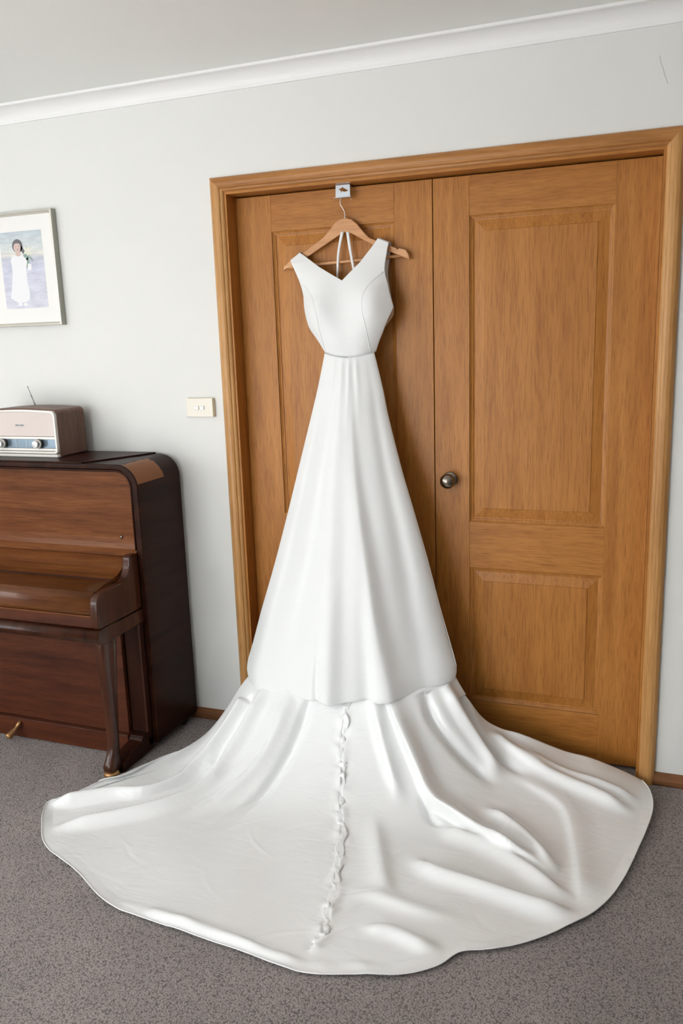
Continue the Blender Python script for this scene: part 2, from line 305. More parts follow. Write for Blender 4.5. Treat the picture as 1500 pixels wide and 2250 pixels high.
# cornice: coved plaster strip along the back wall (and the other walls)
def cove(n=10):
    c = .055
    pts = [(0, CZ), (0, CZ-c)]
    for i in range(n+1):
        a = PI/2*i/n
        pts.append((-c*(1-math.cos(a)) - .003*(1 if i else 1), CZ-c + .0 + c*math.sin(a) - .003*(0 if i < n else 1)))
    pts.append((-c-.004, CZ-.006)); pts.append((-c-.004, CZ))
    return pts
pts = [(0, CZ), (0, CZ-.060), (-.006, CZ-.060)] + [(-.006-.050*(1-math.cos(PI/2*i/10)), CZ-.056+.046*math.sin(PI/2*i/10)) for i in range(11)] + [(-.060, CZ-.008), (-.060, CZ)]
bm = prism([(p[0], p[1]) for p in pts], 'x', LX, RX)
obj('trim_1', bm, cornice_m, label='white coved plaster cornice along the top of the wall', cat='cornice', kind='structure')

# skirting boards
def skirting(name, x0, x1, label):
    prof = [(0, 0), (-.016, 0), (-.019, .006), (-.020, .020), (-.016, .034), (-.008, .041), (0, .043)]
    obj(name, prism(prof, 'x', x0, x1), skirt_m, label=label, cat='skirting', kind='structure')
skirting('baseboard_left', LX, -.002, 'dark timber skirting board between the piano and the doors')
skirting('baseboard_right', 1.577, RX, 'dark rounded timber skirting board right of the doors')

# architraves: mitred moulded profile; profile = (distance from the inner edge outward, height proud of the wall)
AP = [(0, 0), (0, .010), (.004, .014), (.010, .016), (.013, .0205), (.020, .0235), (.030, .0245), (.040, .022), (.046, .017), (.0505, .0125), (.0515, .011), (.0515, 0)]
XI0, XI1, ZI = .0510, 1.5310, 2.0655
def arch_leg(sgn, xi, name, label):
    bm = bmesh.new(); A = []; T = []
    for d, h in AP:
        A.append(bm.verts.new((xi + sgn*d, -h, 0))); T.append(bm.verts.new((xi + sgn*d, -h, ZI + d*.97)))
    n = len(AP)
    bm.faces.new(A); bm.faces.new(T[::-1])
    for i in range(n): bm.faces.new([A[i], A[(i+1) % n], T[(i+1) % n], T[i]])
    obj(name, bm, arch_v, bevel=0, label=label, cat='architrave', kind='structure')
arch_leg(-1, XI0, 'trim_2', 'pale timber architrave upright left of the double doors')
arch_leg(1, XI1, 'trim_3', 'pale timber architrave upright right of the double doors')
bm = bmesh.new(); A = []; T = []
for d, h in AP:
    A.append(bm.verts.new((XI0 - d, -h, ZI + d*.97))); T.append(bm.verts.new((XI1 + d, -h, ZI + d*.97)))
n = len(AP); bm.faces.new(A); bm.faces.new(T[::-1])
for i in range(n): bm.faces.new([A[i], A[(i+1) % n], T[(i+1) % n], T[i]])
obj('trim_4', bm, arch_h, label='timber architrave across the top of the double doors', cat='architrave', kind='structure')
# jambs
obj('trim_5', B(.045, .060, -.006, .13, 0, 2.076), door_v, bevel=.001, label='timber door jamb lining on the left of the opening', cat='door jamb', kind='structure')
obj('trim_6', B(1.522, 1.537, -.006, .13, 0, 2.076), door_v, bevel=.001, label='timber door jamb lining on the right of the opening', cat='door jamb', kind='structure')
obj('trim_7', B(.059, 1.523, -.006, .13, 2.056, 2.076), door_h, bevel=.001, label='timber head jamb above the double doors', cat='door jamb', kind='structure')

# door leaves
def rings_panel(x0, x1, z0, z1):
    prof = [(0, .0655), (0, .0685), (.004, .0705), (.007, .0725), (.011, .0735), (.0115, .0765), (.016, .0775), (.050, .0705), (.0515, .0685), (.053, .0685)]
    bm = bmesh.new(); R = []
    for ins, y in prof:
        R.append([bm.verts.new(c) for c in ((x0+ins, y, z0+ins), (x1-ins, y, z0+ins), (x1-ins, y, z1-ins), (x0+ins, y, z1-ins))])
    for a, b in zip(R, R[1:]):
        for k in range(4): bm.faces.new([a[k], a[(k+1) % 4], b[(k+1) % 4], b[k]])
    bm.faces.new(R[-1])
    back = [bm.verts.new(c) for c in ((x0, .095, z0), (x1, .095, z0), (x1, .095, z1), (x0, .095, z1))]
    for k in range(4): bm.faces.new([R[0][k], back[k], back[(k+1) % 4], R[0][(k+1) % 4]])
    bm.faces.new(back)
    return bm
def leaf(name, x0, p0, p1, x1, label):
    r = root(name, ((x0+x1)/2, .08, .012), label, 'door', 'structure')
    obj('stile', B(x0, p0, .065, .10, .012, 2.051), door_v, r, bevel=.0012)
    obj('stile', B(p1, x1, .065, .10, .012, 2.051), door_v, r, bevel=.0012)
    for z0, z1 in ((.012, .195), (.711, .880), (1.925, 2.051)):
        obj('rail', B(p0, p1, .0652, .10, z0, z1), door_h, r, bevel=.0006)
    obj('panel', rings_panel(p0, p1, .880, 1.925), door_p, r)
    obj('panel', rings_panel(p0, p1, .195, .711), door_p, r)
    return r
leaf('door_1', .0605, .200, .664, .7985, 'left timber door leaf behind the hanging dress')
d2 = leaf('door_2', .8015, .926, 1.388, 1.5215, 'right timber door leaf with the round metal knob')
kn = obj('door_knob', lathe([(0, .0275), (.003, .0275), (.0055, .024), (.007, .012), (.010, .0095), (.022, .0095), (.027, .013), (.032, .0215), (.040, .0265), (.048, .0262), (.055, .022), (.060, .014), (.0625, .004)], (.8555, .065, 1.0325), (0, -1, 0), 40), pewter_m, d2, smooth=True, label='aged dark metal round knob')

# ------------------------------------------------------------------ light switch
r = root('light_switch', (-.099, 0, 1.297), 'cream double light switch on the wall left of the doors', 'light switch')
obj('mounting_block', B(-.157, -.041, -.012, 0, 1.261, 1.333), switch_s, r, bevel=.003)
obj('cover_plate', B(-.1575, -.0435, -.0165, -.0122, 1.2615, 1.3325), switch_m, r, bevel=.0015)
for cx in (-.1115, -.0885): obj('rocker', B(cx-.0085, cx+.0085, -.0205, -.0166, 1.288, 1.304), rocker_m, r, bevel=.002)

# ------------------------------------------------------------------ picture
FX0, FX1, FZ0, FZ1 = -1.032, -.692, 1.628, 2.068
r = root('picture_frame', ((FX0+FX1)/2, -.01, FZ0), 'framed photograph of a child in white on the wall above the radio', 'picture')
def fbar(a, b, name='frame_bar'):
    # mitred bar from corner a to corner b, profile towards the frame centre
    cx, cz = (FX0+FX1)/2, (FZ0+FZ1)/2
    prof = [(0, -.002), (0, -.026), (.002, -.029), (.006, -.030), (.010, -.027), (.013, -.021), (.013, -.002)]
    bm = bmesh.new(); L = []
    for c in (a, b):
        sx = 1 if c[0] < cx else -1; sz = 1 if c[1] < cz else -1
        L.append([bm.verts.new((c[0]+sx*d, y, c[1]+sz*d)) for d, y in prof])
    n = len(prof); bm.faces.new(L[0]); bm.faces.new(L[1][::-1])
    for i in range(n):
        f = bm.faces.new([L[0][i], L[0][(i+1) % n], L[1][(i+1) % n], L[1][i]])
        if i == 0: f.material_index = 1
    obj('frame_bar', bm, [frame_m, frame_s], r)
fbar((FX0, FZ1), (FX1, FZ1)); fbar((FX0, FZ0), (FX1, FZ0)); fbar((FX0, FZ0), (FX0, FZ1)); fbar((FX1, FZ0), (FX1, FZ1))
obj('mat_board', B(FX0+.0135, FX1-.0135, -.018, -.004, FZ0+.0135, FZ1-.0135), matb_m, r)
PX0, PX1, PZ0, PZ1 = -.966, -.757, 1.699, 1.996
sea = mat('print_backdrop', (.6, .6, .63), .45)  # print colours are all paled to include the reflection on the glass
vz = coords(sea, (6, 1, 26)); nz = noise(sea, vz, 2.2, 5, .65)
tc = nd(sea, 'ShaderNodeTexCoord'); sp = nd(sea, 'ShaderNodeSeparateXYZ'); lk(sea, tc.outputs['Object'], sp.inputs[0])
mr = nd(sea, 'ShaderNodeMapRange'); mr.inputs['From Min'].default_value = PZ0-FZ0; mr.inputs['From Max'].default_value = PZ1-FZ0
lk(sea, sp.outputs['Z'], mr.inputs['Value'])
cA = ramp(sea, mr.outputs[0], [(0.0, (.62, .62, .70)), (.55, (.56, .57, .68)), (.66, (.52, .53, .60)), (.70, (.72, .70, .66)), (.80, (.60, .64, .64)), (1.0, (.50, .57, .62))])
lk(sea, mixc(sea, cA, ramp(sea, nz, [(.35, (.78, .8, .84)), (.6, (1.12, 1.12, 1.1))]), .75, 'MULTIPLY'), base_of(sea))
pr = obj('photo_print', B(PX0, PX1, -.0186, -.0181, PZ0, PZ1), sea, r, label='beach photograph print, paled by a painted glass reflection')
def pp(a, b): return (PX0 + a*(PX1-PX0), PZ1 - b*(PZ1-PZ0))
def flat(name, pts, m, k, parent=pr):
    P = [pp(*q) for q in pts]; y = -.0186 - .0001*k
    bm = prism(P, 'y', y, y-.00008); return obj(name, bm, m, parent)
def blob(cx, cy, rx, ry, n=18, j=0, seed=1):
    rnd = random.Random(seed); return [(cx + (rx*(1+j*(rnd.random()-.5)))*math.cos(2*PI*i/n), cy + (ry*(1+j*(rnd.random()-.5)))*math.sin(2*PI*i/n)) for i in range(n)]
pm_d = mat('print_dress', (.80, .80, .83), .45); pm_h = mat('print_hair', (.13, .125, .135), .45); pm_s = mat('print_skin', (.62, .47, .42), .45)
pm_g = mat('print_leaf', (.22, .33, .28), .45); pm_f = mat('print_flower', (.74, .74, .60), .45); pm_e = mat('print_features', (.35, .22, .21), .45)
pm_v = mat('print_veil', (.62, .66, .60), .45)
flat('printed_hair', blob(.415, .185, .125, .088), pm_h, 1)
flat('printed_hair', [(.50, .18), (.55, .23), (.60, .28), (.545, .295), (.48, .25)], pm_h, 1)
flat('printed_face', blob(.405, .205, .082, .066), pm_s, 3)
flat('printed_face', [(.37, .26), (.46, .26), (.48, .32), (.35, .32)], pm_s, 2)
flat('printed_hair', [(.30, .165), (.34, .115), (.42, .10), (.49, .13), (.50, .175), (.46, .155), (.38, .15), (.33, .17)], pm_h, 4)
for q in ((.375, .19), (.445, .188)): flat('printed_eye', blob(q[0], q[1], .014, .006, 10), pm_e, 4)
flat('printed_mouth', blob(.415, .228, .022, .007, 10), pm_e, 4)
flat('printed_dress', [(.33, .305), (.42, .32), (.50, .305), (.585, .35), (.61, .40), (.575, .47), (.58, .54), (.57, .66), (.60, .80), (.585, .885), (.50, .92), (.32, .925), (.16, .87), (.13, .855), (.19, .70), (.235, .52), (.235, .42), (.22, .37), (.255, .32)], pm_d, 5)
flat('printed_dress', [(.62, .42), (.70, .43), (.70, .50), (.60, .515)], pm_d, 4)
flat('printed_bouquet', blob(.60, .33, .07, .045, 16, .5, 3), pm_g, 3)
flat('printed_bouquet', [(.56, .36), (.64, .34), (.66, .40), (.62, .46), (.585, .47)], pm_g, 3)
flat('printed_bouquet', [(.66, .34), (.70, .33), (.76, .385), (.73, .39)], pm_g, 3)
for i, q in enumerate(((.62, .25), (.67, .27), (.66, .23), (.71, .29), (.59, .22), (.64, .30), (.58, .28))): flat('printed_flower', blob(q[0], q[1], .026, .018, 9, .4, i), pm_f, 6)
for q in ((.34, .945), (.47, .95)): flat('printed_foot', blob(q[0], q[1], .05, .022), pm_d, 4)

# ------------------------------------------------------------------ piano
fy = lambda P: [((p[0] if p[0] > -.4 else -.4+(p[0]+.4)*.885), p[1]) for p in P]
XR = -.205; XL = -1.60; YF = -.315; YB = -.022; ZT = 1.118
r = piano = root('upright_piano', (-.90, -.25, 0), 'mahogany upright piano with closed lid standing against the wall', 'piano')
def uline(x0, x1, z0, z1, rad, n=12):
    return [(x1, z0)] + arc(x1-rad, z1-rad, rad, 0, PI/2, n) + arc(x0+rad, z1-rad, rad, PI/2, PI, n) + [(x0, z0)]
outer = uline(XL, XR, .035, ZT, .085); inner = uline(XL+.024, XR-.024, .035, ZT-.020, .065)
ys = [YB, -.10, -.14, YF]
bm = bmesh.new()
OV = [[bm.verts.new((p[0], y, p[1])) for p in outer] for y in ys]; IV = [[bm.verts.new((p[0], y, p[1])) for p in inner] for y in ys]
n = len(outer)
for a in range(len(ys)-1):
    for k in range(n-1):
        bm.faces.new([OV[a][k], OV[a][k+1], OV[a+1][k+1], OV[a+1][k]]); bm.faces.new([IV[a][k+1], IV[a][k], IV[a+1][k], IV[a+1][k+1]])
for e in (0, len(ys)-1):
    for k in range(n-1): bm.faces.new([OV[e][k+1], OV[e][k], IV[e][k], IV[e][k+1]])
for k in (0, n-1):
    for a in range(len(ys)-1): bm.faces.new([OV[a][k], OV[a+1][k], IV[a+1][k], IV[a][k]])
# bare veneer patch on the rounded right corner
tc = nd(case_m, 'ShaderNodeTexCoord'); sp = nd(case_m, 'ShaderNodeSeparateXYZ'); 
ps = nd(case_m, 'ShaderNodeVectorMath', operation='ADD'); ps.inputs[1].default_value = (-.90, -.25, 0)
lk(case_m, tc.outputs['Object'], ps.inputs[0]); lk(case_m, ps.outputs[0], sp.inputs[0])
wob = noise(case_m, ps.outputs[0], 22, 3)
def cmp_(m, a, op, b, add=None, k=0.0):
    if add is not None:
        q = nd(m, 'ShaderNodeMath', operation='MULTIPLY_ADD'); lk(m, add, q.inputs[0]); q.inputs[1].default_value = k; lk(m, a, q.inputs[2]); a = q.outputs[0]
    q = nd(m, 'ShaderNodeMath', operation=op); lk(m, a, q.inputs[0]); q.inputs[1].default_value = b; return q.outputs[0]
def mul(m, a, b):
    q = nd(m, 'ShaderNodeMath', operation='MULTIPLY'); lk(m, a, q.inputs[0]); lk(m, b, q.inputs[1]); return q.outputs[0]
mk = mul(case_m, cmp_(case_m, sp.outputs['Y'], 'LESS_THAN', -.105, wob, .07), cmp_(case_m, sp.outputs['Y'], 'GREATER_THAN', -.309))
mk = mul(case_m, mk, cmp_(case_m, sp.outputs['Z'], 'GREATER_THAN', 1.046)); mk = mul(case_m, mk, cmp_(case_m, sp.outputs['X'], 'GREATER_THAN', -.255, wob, .03))
pb = case_m.node_tree.nodes['Principled BSDF']; old = pb.inputs['Base Color'].links[0].from_socket
lk(case_m, mixc(case_m, old, (.27, .115, .05), mk), pb.inputs['Base Color'])
iv = nd(case_m, 'ShaderNodeMath', operation='MULTIPLY_ADD'); lk(case_m, mk, iv.inputs[0]); iv.inputs[1].default_value = -.05; iv.inputs[2].default_value = .05
lk(case_m, iv.outputs[0], pb.inputs['Coat Weight'])
ob = obj('case', bm, case_m, r, bevel=.004, segs=3, label='dark stained rounded case with a bare veneer patch on its corner')
for p in ob.data.polygons: p.use_smooth = False
ob.data.polygons.foreach_set('use_smooth', [True]*len(ob.data.polygons))
ob.modifiers['bevel'].angle_limit = math.radians(50)
wn = ob.modifiers.new('wn', 'WEIGHTED_NORMAL'); wn.keep_sharp = True
# lid board on top, its right edge cut on a slant
obj('top_lid', prism([(-.44, -.312), (-.385, -.20), (-.335, -.10), (-.305, -.026), (-1.5, -.026), (-1.5, -.312)], 'z', ZT-.0005, ZT+.0055), case_m, r, bevel=.002)
# bead moulding round the front of the case
bd = uline(XL+.028, XR-.028, .80, ZT-.024, .062)
obj('panel_bead', tube([(p[0], -.3135, p[1]) for p in bd], .0038, seg=8), pia_d, r, smooth=True, label='dark bead around the upper front panel')
# upper front panel (slightly recessed) with flared foot
inn = [p for p in uline(XL+.026, XR-.026, .812, ZT-.022, .063)]
obj('upper_panel', prism(inn, 'y', -.300, -.285), pia_m, r, bevel=.002)
flare = [(-.285, .840), (-.3002, .840), (-.3025, .820), (-.308, .802), (-.318, .790), (-.322, .784), (-.322, .778), (-.285, .778)]
obj('panel_foot_moulding', prism(flare, 'x', XL+.026, XR-.026), pia_m, r)
obj('panel_screw', lathe([(0, .0065), (.003, .0065), (.0045, .005), (.006, .003), (.0065, .0005)], (-.301, -.300, .844), (0, -1, 0), 16), pewter_m, r, smooth=True)
# fall board: upper sloping leaf, hinge line, lower curved leaf
KX0, KX1 = XL+.05, -.262
up = [(-.315, .777), (-.322, .776), (-.345, .762), (-.37, .744), (-.40, .729), (-.437, .722), (-.437, .708), (-.40, .712), (-.36, .728), (-.315, .75)]
obj('fall_board', prism(fy(up), 'x', KX0, KX1), pia_m, r)
lo = [(-.439, .7215), (-.47, .718), (-.51, .712), (-.545, .706)] + [(-.553 + .033*math.cos(a), .672 + .034*math.sin(a)) for a in [PI/2 + i*PI/2/8 for i in range(9)]] + [(-.586, .640), (-.584, .628), (-.56, .626), (-.44, .70)]
o_ = obj('fall_board', prism(fy(lo), 'x', KX0, KX1), pia_g, r, smooth=True)
for p in o_.data.polygons:
    if len(p.vertices) > 4: p.use_smooth = False
obj('hinge_strip', B(KX0, KX1, -.4345, -.4315, .7215, .7230), pia_b, r)
obj('key_slip', B(KX0, KX1, -.556, -.540, .5785, .626), pia_b, r, bevel=.002)
obj('key_slip_ledge', B(KX0, KX1, -.563, -.540, .6205, .6255), pia_m, r, bevel=.001)
# keybed with rounded nosing
nose = [(-.30, .578), (-.580, .578)] + [(-.585 + .024*math.cos(a), .554 + .024*math.sin(a)) for a in [PI/2 + i*PI/10 for i in range(11)]] + [(-.30, .530)]
o_ = obj('key_bed', prism(fy(nose), 'x', XL+.02, -.224), pia_k, r, smooth=True)
for p in o_.data.polygons:
    if len(p.vertices) > 4: p.use_smooth = False
# cheeks
chk = [(-.312, .579), (-.312, .790), (-.345, .792), (-.362, .789), (-.366, .775), (-.368, .755), (-.378, .735), (-.395, .720), (-.43, .709), (-.475, .709), (-.52, .708), (-.555, .706), (-.578, .698), (-.592, .680), (-.597, .655), (-.597, .620), (-.594, .595), (-.586, .579)]
chs = [tuple(q) for q in resample(np.array(chk[2:]), 40)]
for x0, x1 in ((-.262, -.228), (XL+.022, XL+.052)):
    obj('cheek', prism(fy(chk[:2] + chs), 'x', x0, x1), pia_k, r, bevel=.007, segs=3)
# lower case: front panel, stiles, kick board
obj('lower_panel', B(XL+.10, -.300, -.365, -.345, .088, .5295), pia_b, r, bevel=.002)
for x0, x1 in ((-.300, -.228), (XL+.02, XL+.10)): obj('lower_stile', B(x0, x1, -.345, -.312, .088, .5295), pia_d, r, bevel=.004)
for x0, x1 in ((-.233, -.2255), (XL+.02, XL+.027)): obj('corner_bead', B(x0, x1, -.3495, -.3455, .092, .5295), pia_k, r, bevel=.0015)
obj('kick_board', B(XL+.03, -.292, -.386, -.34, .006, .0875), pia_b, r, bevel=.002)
# toe blocks and cabriole legs
toe = [(-.31, .010), (-.31, .090), (-.355, .090), (-.375, .089), (-.383, .080), (-.388, .073), (-.402, .070), (-.425, .067), (-.450, .060), (-.475, .050), (-.495, .042), (-.508, .038), (-.508, .010)]
legp = [(-.550,-.462,.530),(-.553,-.463,.495),(-.552,-.468,.46),(-.548,-.474,.40),(-.543,-.482,.33),(-.538,-.489,.26),(-.535,-.495,.20),(-.536,-.498,.15),(-.541,-.500,.11),(-.552,-.502,.085),(-.566,-.503,.065),(-.572,-.503,.05),(-.566,-.505,.038),(-.560,-.507,.030)]
for xo, sg in ((-.236, 1), (XL+.03, -1)):
    xa, xb = (xo-.052, xo+.006) if sg > 0 else (xo-.006, xo+.052)
    obj('toe_block', prism(toe, 'x', xa, xb), pia_d, r, bevel=.002)
    fr = [(a, z) for a, b, z in legp]; bk = [(b, z) for a, b, z in legp]
    bm = bmesh.new(); rings = []
    LP = resample(np.array(legp), 36)
    for a, b, z in LP:
        wt = .0215 - .0045*min(1, max(0, (.54-z)/.40)) + .006*math.exp(-((z-.05)/.02)**2)
        cx = xo - sg*.022
        ring = []
        for k in range(16):
            t = 2*PI*k/16 + PI/16*1.0; c, s = math.cos(t), math.sin(t); q = 7.0
            sc = (abs(c)**q + abs(s)**q) ** (-1/q)
            ring.append(bm.verts.new((cx + wt*c*sc, (a+b)/2 + (b-a)/2*s*sc, z)))
        rings.append(ring)
    for A, Bq in zip(rings, rings[1:]):
        for k in range(16): bm.faces.new([A[k], A[(k+1) % 16], Bq[(k+1) % 16], Bq[k]])
    bm.faces.new(rings[0]); bm.faces.new(rings[-1])
    lg = obj('leg', bm, pia_k, r, smooth=True, label='slender curved leg')
    obj('leg_cap', B(xo-.054 if sg > 0 else xo-.002, xo+.002 if sg > 0 else xo+.054, -.560, -.315, .519, .5298), pia_k, lg, bevel=.003)
    obj('foot_pad', lathe([(0, .024), (.004, .028), (.012, .028), (.019, .024)], (xo-sg*.024, -.542, .012), (0, 0, 1), 24), brass_m, lg, smooth=True)
    obj('castor', lathe([(-.012, .016), (-.010, .020), (.010, .020), (.012, .016)], (xo-sg*.024, -.49, .020), (1, 0, 0), 20), black_m, lg, smooth=True)
    obj('castor', lathe([(-.012, .022), (-.010, .027), (.010, .027), (.012, .022)], (xo-sg*(-.0), -.085, .027), (1, 0, 0), 20), black_m, r, smooth=True)
obj('back_board', B(XL+.03, XR-.025, -.045, -.024, .04, 1.09), dark_m, r)
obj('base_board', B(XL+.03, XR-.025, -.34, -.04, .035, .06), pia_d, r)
for px_ in (-.815, -.985):
    path = resample(np.array([(px_+.012, -.378, .070), (px_+.012, -.392, .071), (px_+.009, -.402, .062), (px_+.004, -.418, .048), (px_-.004, -.436, .034), (px_-.008, -.446, .026)]), 22)
    rad = [float(np.interp(i/21, [0, .25, .36, .45, .7, .9, .97, 1], [.0085, .0085, .0065, .008, .0125, .0165, .012, .003])) for i in range(22)]
    obj('pedal', tube([tuple(q) for q in path], rad, seg=18), brass_m, r, smooth=True, label='bronze coloured metal pedal')

# ------------------------------------------------------------------ radio
RX0, RX1, RZ0, RZ1, RYF, RYB = -.962, -.612, 1.1245, 1.313, -.222, -.048
r = root('radio', ((RX0+RX1)/2, -.13, RZ0), 'retro walnut table radio with cream front on top of the piano', 'radio')
def rr(x0, x1, z0, z1, rt, rb, crown=0.0, n=8):
    p = arc(x1-rb, z0+rb, rb, -PI/2, 0, n) + arc(x1-rt, z1-rt, rt, 0, PI/2, n)
    if crown:
        m_ = 14; xa, xb = x1-rt, x0+rt
        p += [(xa+(xb-xa)*i/m_, z1 + crown*math.sin(PI*i/m_)) for i in range(1, m_)]
    p += arc(x0+rt, z1-rt, rt, PI/2, PI, n) + arc(x0+rb, z0+rb, rb, PI, 1.5*PI, n)
    return p
def ringpr(po, pi_, y0, y1, lip=None):
    bm = bmesh.new(); q = [[bm.verts.new((p[0], y, p[1])) for p in P] for P, y in ((po, y0), (po, y1), (pi_, y1), (pi_, y0))]; n = len(po)
    for a in range(4):
        for k in range(n): bm.faces.new([q[a][k], q[a][(k+1) % n], q[(a+1) % 4][(k+1) % n], q[(a+1) % 4][k]])
    return bm
obj('walnut_case', prism(rr(RX0, RX1, RZ0, RZ1-.006, .020, .006, .006), 'y', RYF+.010, RYB), radio_w, r, bevel=.003, segs=2)
obj('plinth', B(RX0+.002, RX1-.002, RYF-.006, RYF+.030, RZ0-.001, RZ0+.011), radio_c, r, bevel=.004)
obj('front_bezel', ringpr(rr(RX0+.003, RX1-.003, RZ0+.013, RZ1-.010, .020, .014, .005), rr(RX0+.011, RX1-.011, RZ0+.022, RZ1-.018, .014, .008, .005), RYF+.012, RYF-.003), radio_c, r, bevel=.002)
obj('grille', prism(rr(RX0+.0105, RX1-.0105, RZ0+.080, RZ1-.0185, .012, .001, .005), 'y', RYF+.009, RYF+.003), radio_g, r)
obj('dial_strip', B(RX0+.0105, RX1-.0105, RYF+.002, RYF+.009, RZ0+.034, RZ0+.068), radio_b, r, bevel=.0008)
for x in (-.815, -.765, -.725): obj('dial_marker', B(x, x+.0035, RYF+.001, RYF+.0025, RZ0+.035, RZ0+.067), radio_bl, r)
for z in (.0685, .0235): obj('trim_bar', B(RX0+.0105, RX1-.0105, RYF-.001, RYF+.009, RZ0+z, RZ0+z+.010), radio_c, r, bevel=.002)
for cx in (-.873, -.699):
    k_ = obj('knob', lathe([(0, .0185), (.012, .0185), (.013, .0175)], (cx, RYF+.002, RZ0+.052), (0, -1, 0), 28), radio_kd, r)
    obj('knob_ring', lathe([(.0128, .0172), (.018, .0172), (.0185, .016)], (cx, RYF+.002, RZ0+.052), (0, -1, 0), 28), radio_c, k_)
    obj('knob_face', lathe([(.0185, .0150), (.029, .0150), (.031, .0130), (.0315, .001)], (cx, RYF+.002, RZ0+.052), (0, -1, 0), 28), radio_k, k_, smooth=False)
bdg = obj('badge', B(-.808, -.768, RYF-.0002, RYF+.0028, RZ0+.1195, RZ0+.1265), steel_m, r, bevel=.0006)
for i in range(5):
    x = -.805 + i*.0076
    obj('badge_letter', B(x, x+.0042, RYF-.0009, RYF-.0002, RZ0+.1208, RZ0+.1252), radio_kd, bdg)
an = obj('antenna', tube([(-.826, -.075, RZ1-.004), (-.848, -.070, RZ1+.042)], .0026, seg=8), steel_m, r, smooth=True)
obj('antenna_tip', tube([(-.848, -.070, RZ1+.042), (-.859, -.067, RZ1+.066), (-.860, -.067, RZ1+.067), (-.864, -.066, RZ1+.076)], [.0014, .0014, .0024, .0024], seg=8), steel_m, an, smooth=True)

# ------------------------------------------------------------------ over-door hook (steel plate with a bird-like cut-out)
r = root('door_hook', (.493, .03, 2.012), 'small steel over-door hook with an animal cut-out above the hanger', 'hook')
PL = [(.467, 2.0548), (.5188, 2.0548), (.5190, 2.0158), (.4654, 2.0158)]
AN = [(0.4763,2.0373),(0.4815,2.0427),(0.4866,2.0453),(0.49,2.0457),(0.4912,2.0507),(0.4928,2.0455),(0.4999,2.0426),(0.5048,2.0392),(0.5092,2.0373),(0.5106,2.0394),(0.5113,2.0357),(0.5109,2.0313),(0.5092,2.0336),(0.5029,2.032),(0.4962,2.0322),(0.4900,2.0348),(0.4885,2.0333),(0.4869,2.0289),(0.485,2.0335),(0.4839,2.0375),(0.4797,2.0392)]
cu = bpy.data.curves.new('plate_curve', 'CURVE'); cu.dimensions = '2D'; cu.fill_mode = 'BOTH'; cu.extrude = .0006
for P in (PL, AN):
    s = cu.splines.new('POLY'); s.points.add(len(P)-1); s.use_cyclic_u = True
    for i, q in enumerate(P): s.points[i].co = (q[0], q[1], 0, 1)
tmp = bpy.data.objects.new('plate_tmp', cu); COL.objects.link(tmp)
dg = bpy.context.evaluated_depsgraph_get(); me = bpy.data.meshes.new_from_object(tmp.evaluated_get(dg))
bpy.data.objects.remove(tmp); bpy.data.curves.remove(cu)
me.transform(Matrix(((1, 0, 0, 0), (0, 0, -1, .0), (0, 1, 0, 0), (0, 0, 0, 1)))); me.transform(Matrix.Translation((-.493, 0, -2.012)))
me.materials.clear(); me.materials.append(steel_m)
o = bpy.data.objects.new('plate', me); COL.objects.link(o); o.parent = r
obj('plate_tray', B(.4619, .5235, .014, .0305, 2.0115, 2.0128), steel_m, r, bevel=.0004)
obj('plate_tray', B(.4640, .5215, .0290, .0306, 2.0128, 2.0165), steel_m, r)
obj('top_bracket', B(.4700, .5160, .0304, .0900, 2.0518, 2.0530), steel_m, r)

# ------------------------------------------------------------------ hanger
r = root('clothes_hanger', (.49, .045, 1.90), 'curved beech wood clothes hanger holding the white dress', 'hanger')
HG = [(0.2506,1.7814),(0.2533,1.7987),(0.2812,1.8191),(0.3249,1.8383),(0.4109,1.8882),(0.436,1.9124),(0.4574,1.9366),(0.4781,1.9456),(0.4967,1.9471),(0.5184,1.9409),(0.538,1.9244),(0.5573,1.9005),(0.5799,1.8763),(0.6077,1.8639),(0.6548,1.8442),(0.6759,1.8368),(0.6806,1.8305),(0.6888,1.8345),(0.7097,1.8286),(0.7207,1.813),(0.7253,1.7948),(0.7157,1.7984),(0.6513,1.8325-.006),(0.5959,1.8572-.006),(0.5565,1.875-.003),(0.5169,1.8944),(0.4935,1.9006),(0.4728,1.893),(0.4169,1.8632),(0.3491,1.8274),(0.2928,1.7995),(0.2618,1.7903)]
obj('wooden_arms', prism(HG, 'y', .038, .051), hanger_m, r, bevel=.0025, segs=2)
obj('trouser_bar', tube([(.272, .0445, 1.7955), (.700, .0445, 1.8090)], .0052, seg=14), hanger_m, r, smooth=True)
HK = [(0.4915, .045, 1.940), (0.4916, .045, 1.9633), (0.4871, .045, 1.9772), (0.4775, .045, 1.993), (0.4762, .045, 2.0051), (0.4834, .045, 2.0164), (0.4971, .0445, 2.0232), (0.512, .040, 2.0185), (0.5215, .030, 2.0125), (0.5275, .020, 2.0065), (0.5300, .014, 2.0010)]
obj('wire_hook', tube([tuple(q) for q in resample(np.array(HK), 40)], .0014, seg=10), chrome_m, r, smooth=True)
obj('hook_ferrule', lathe([(0, .0035), (.004, .0035), (.006, .002)], (.4915, .045, 1.9465), (0, 0, 1), 14), chrome_m, r, smooth=True)

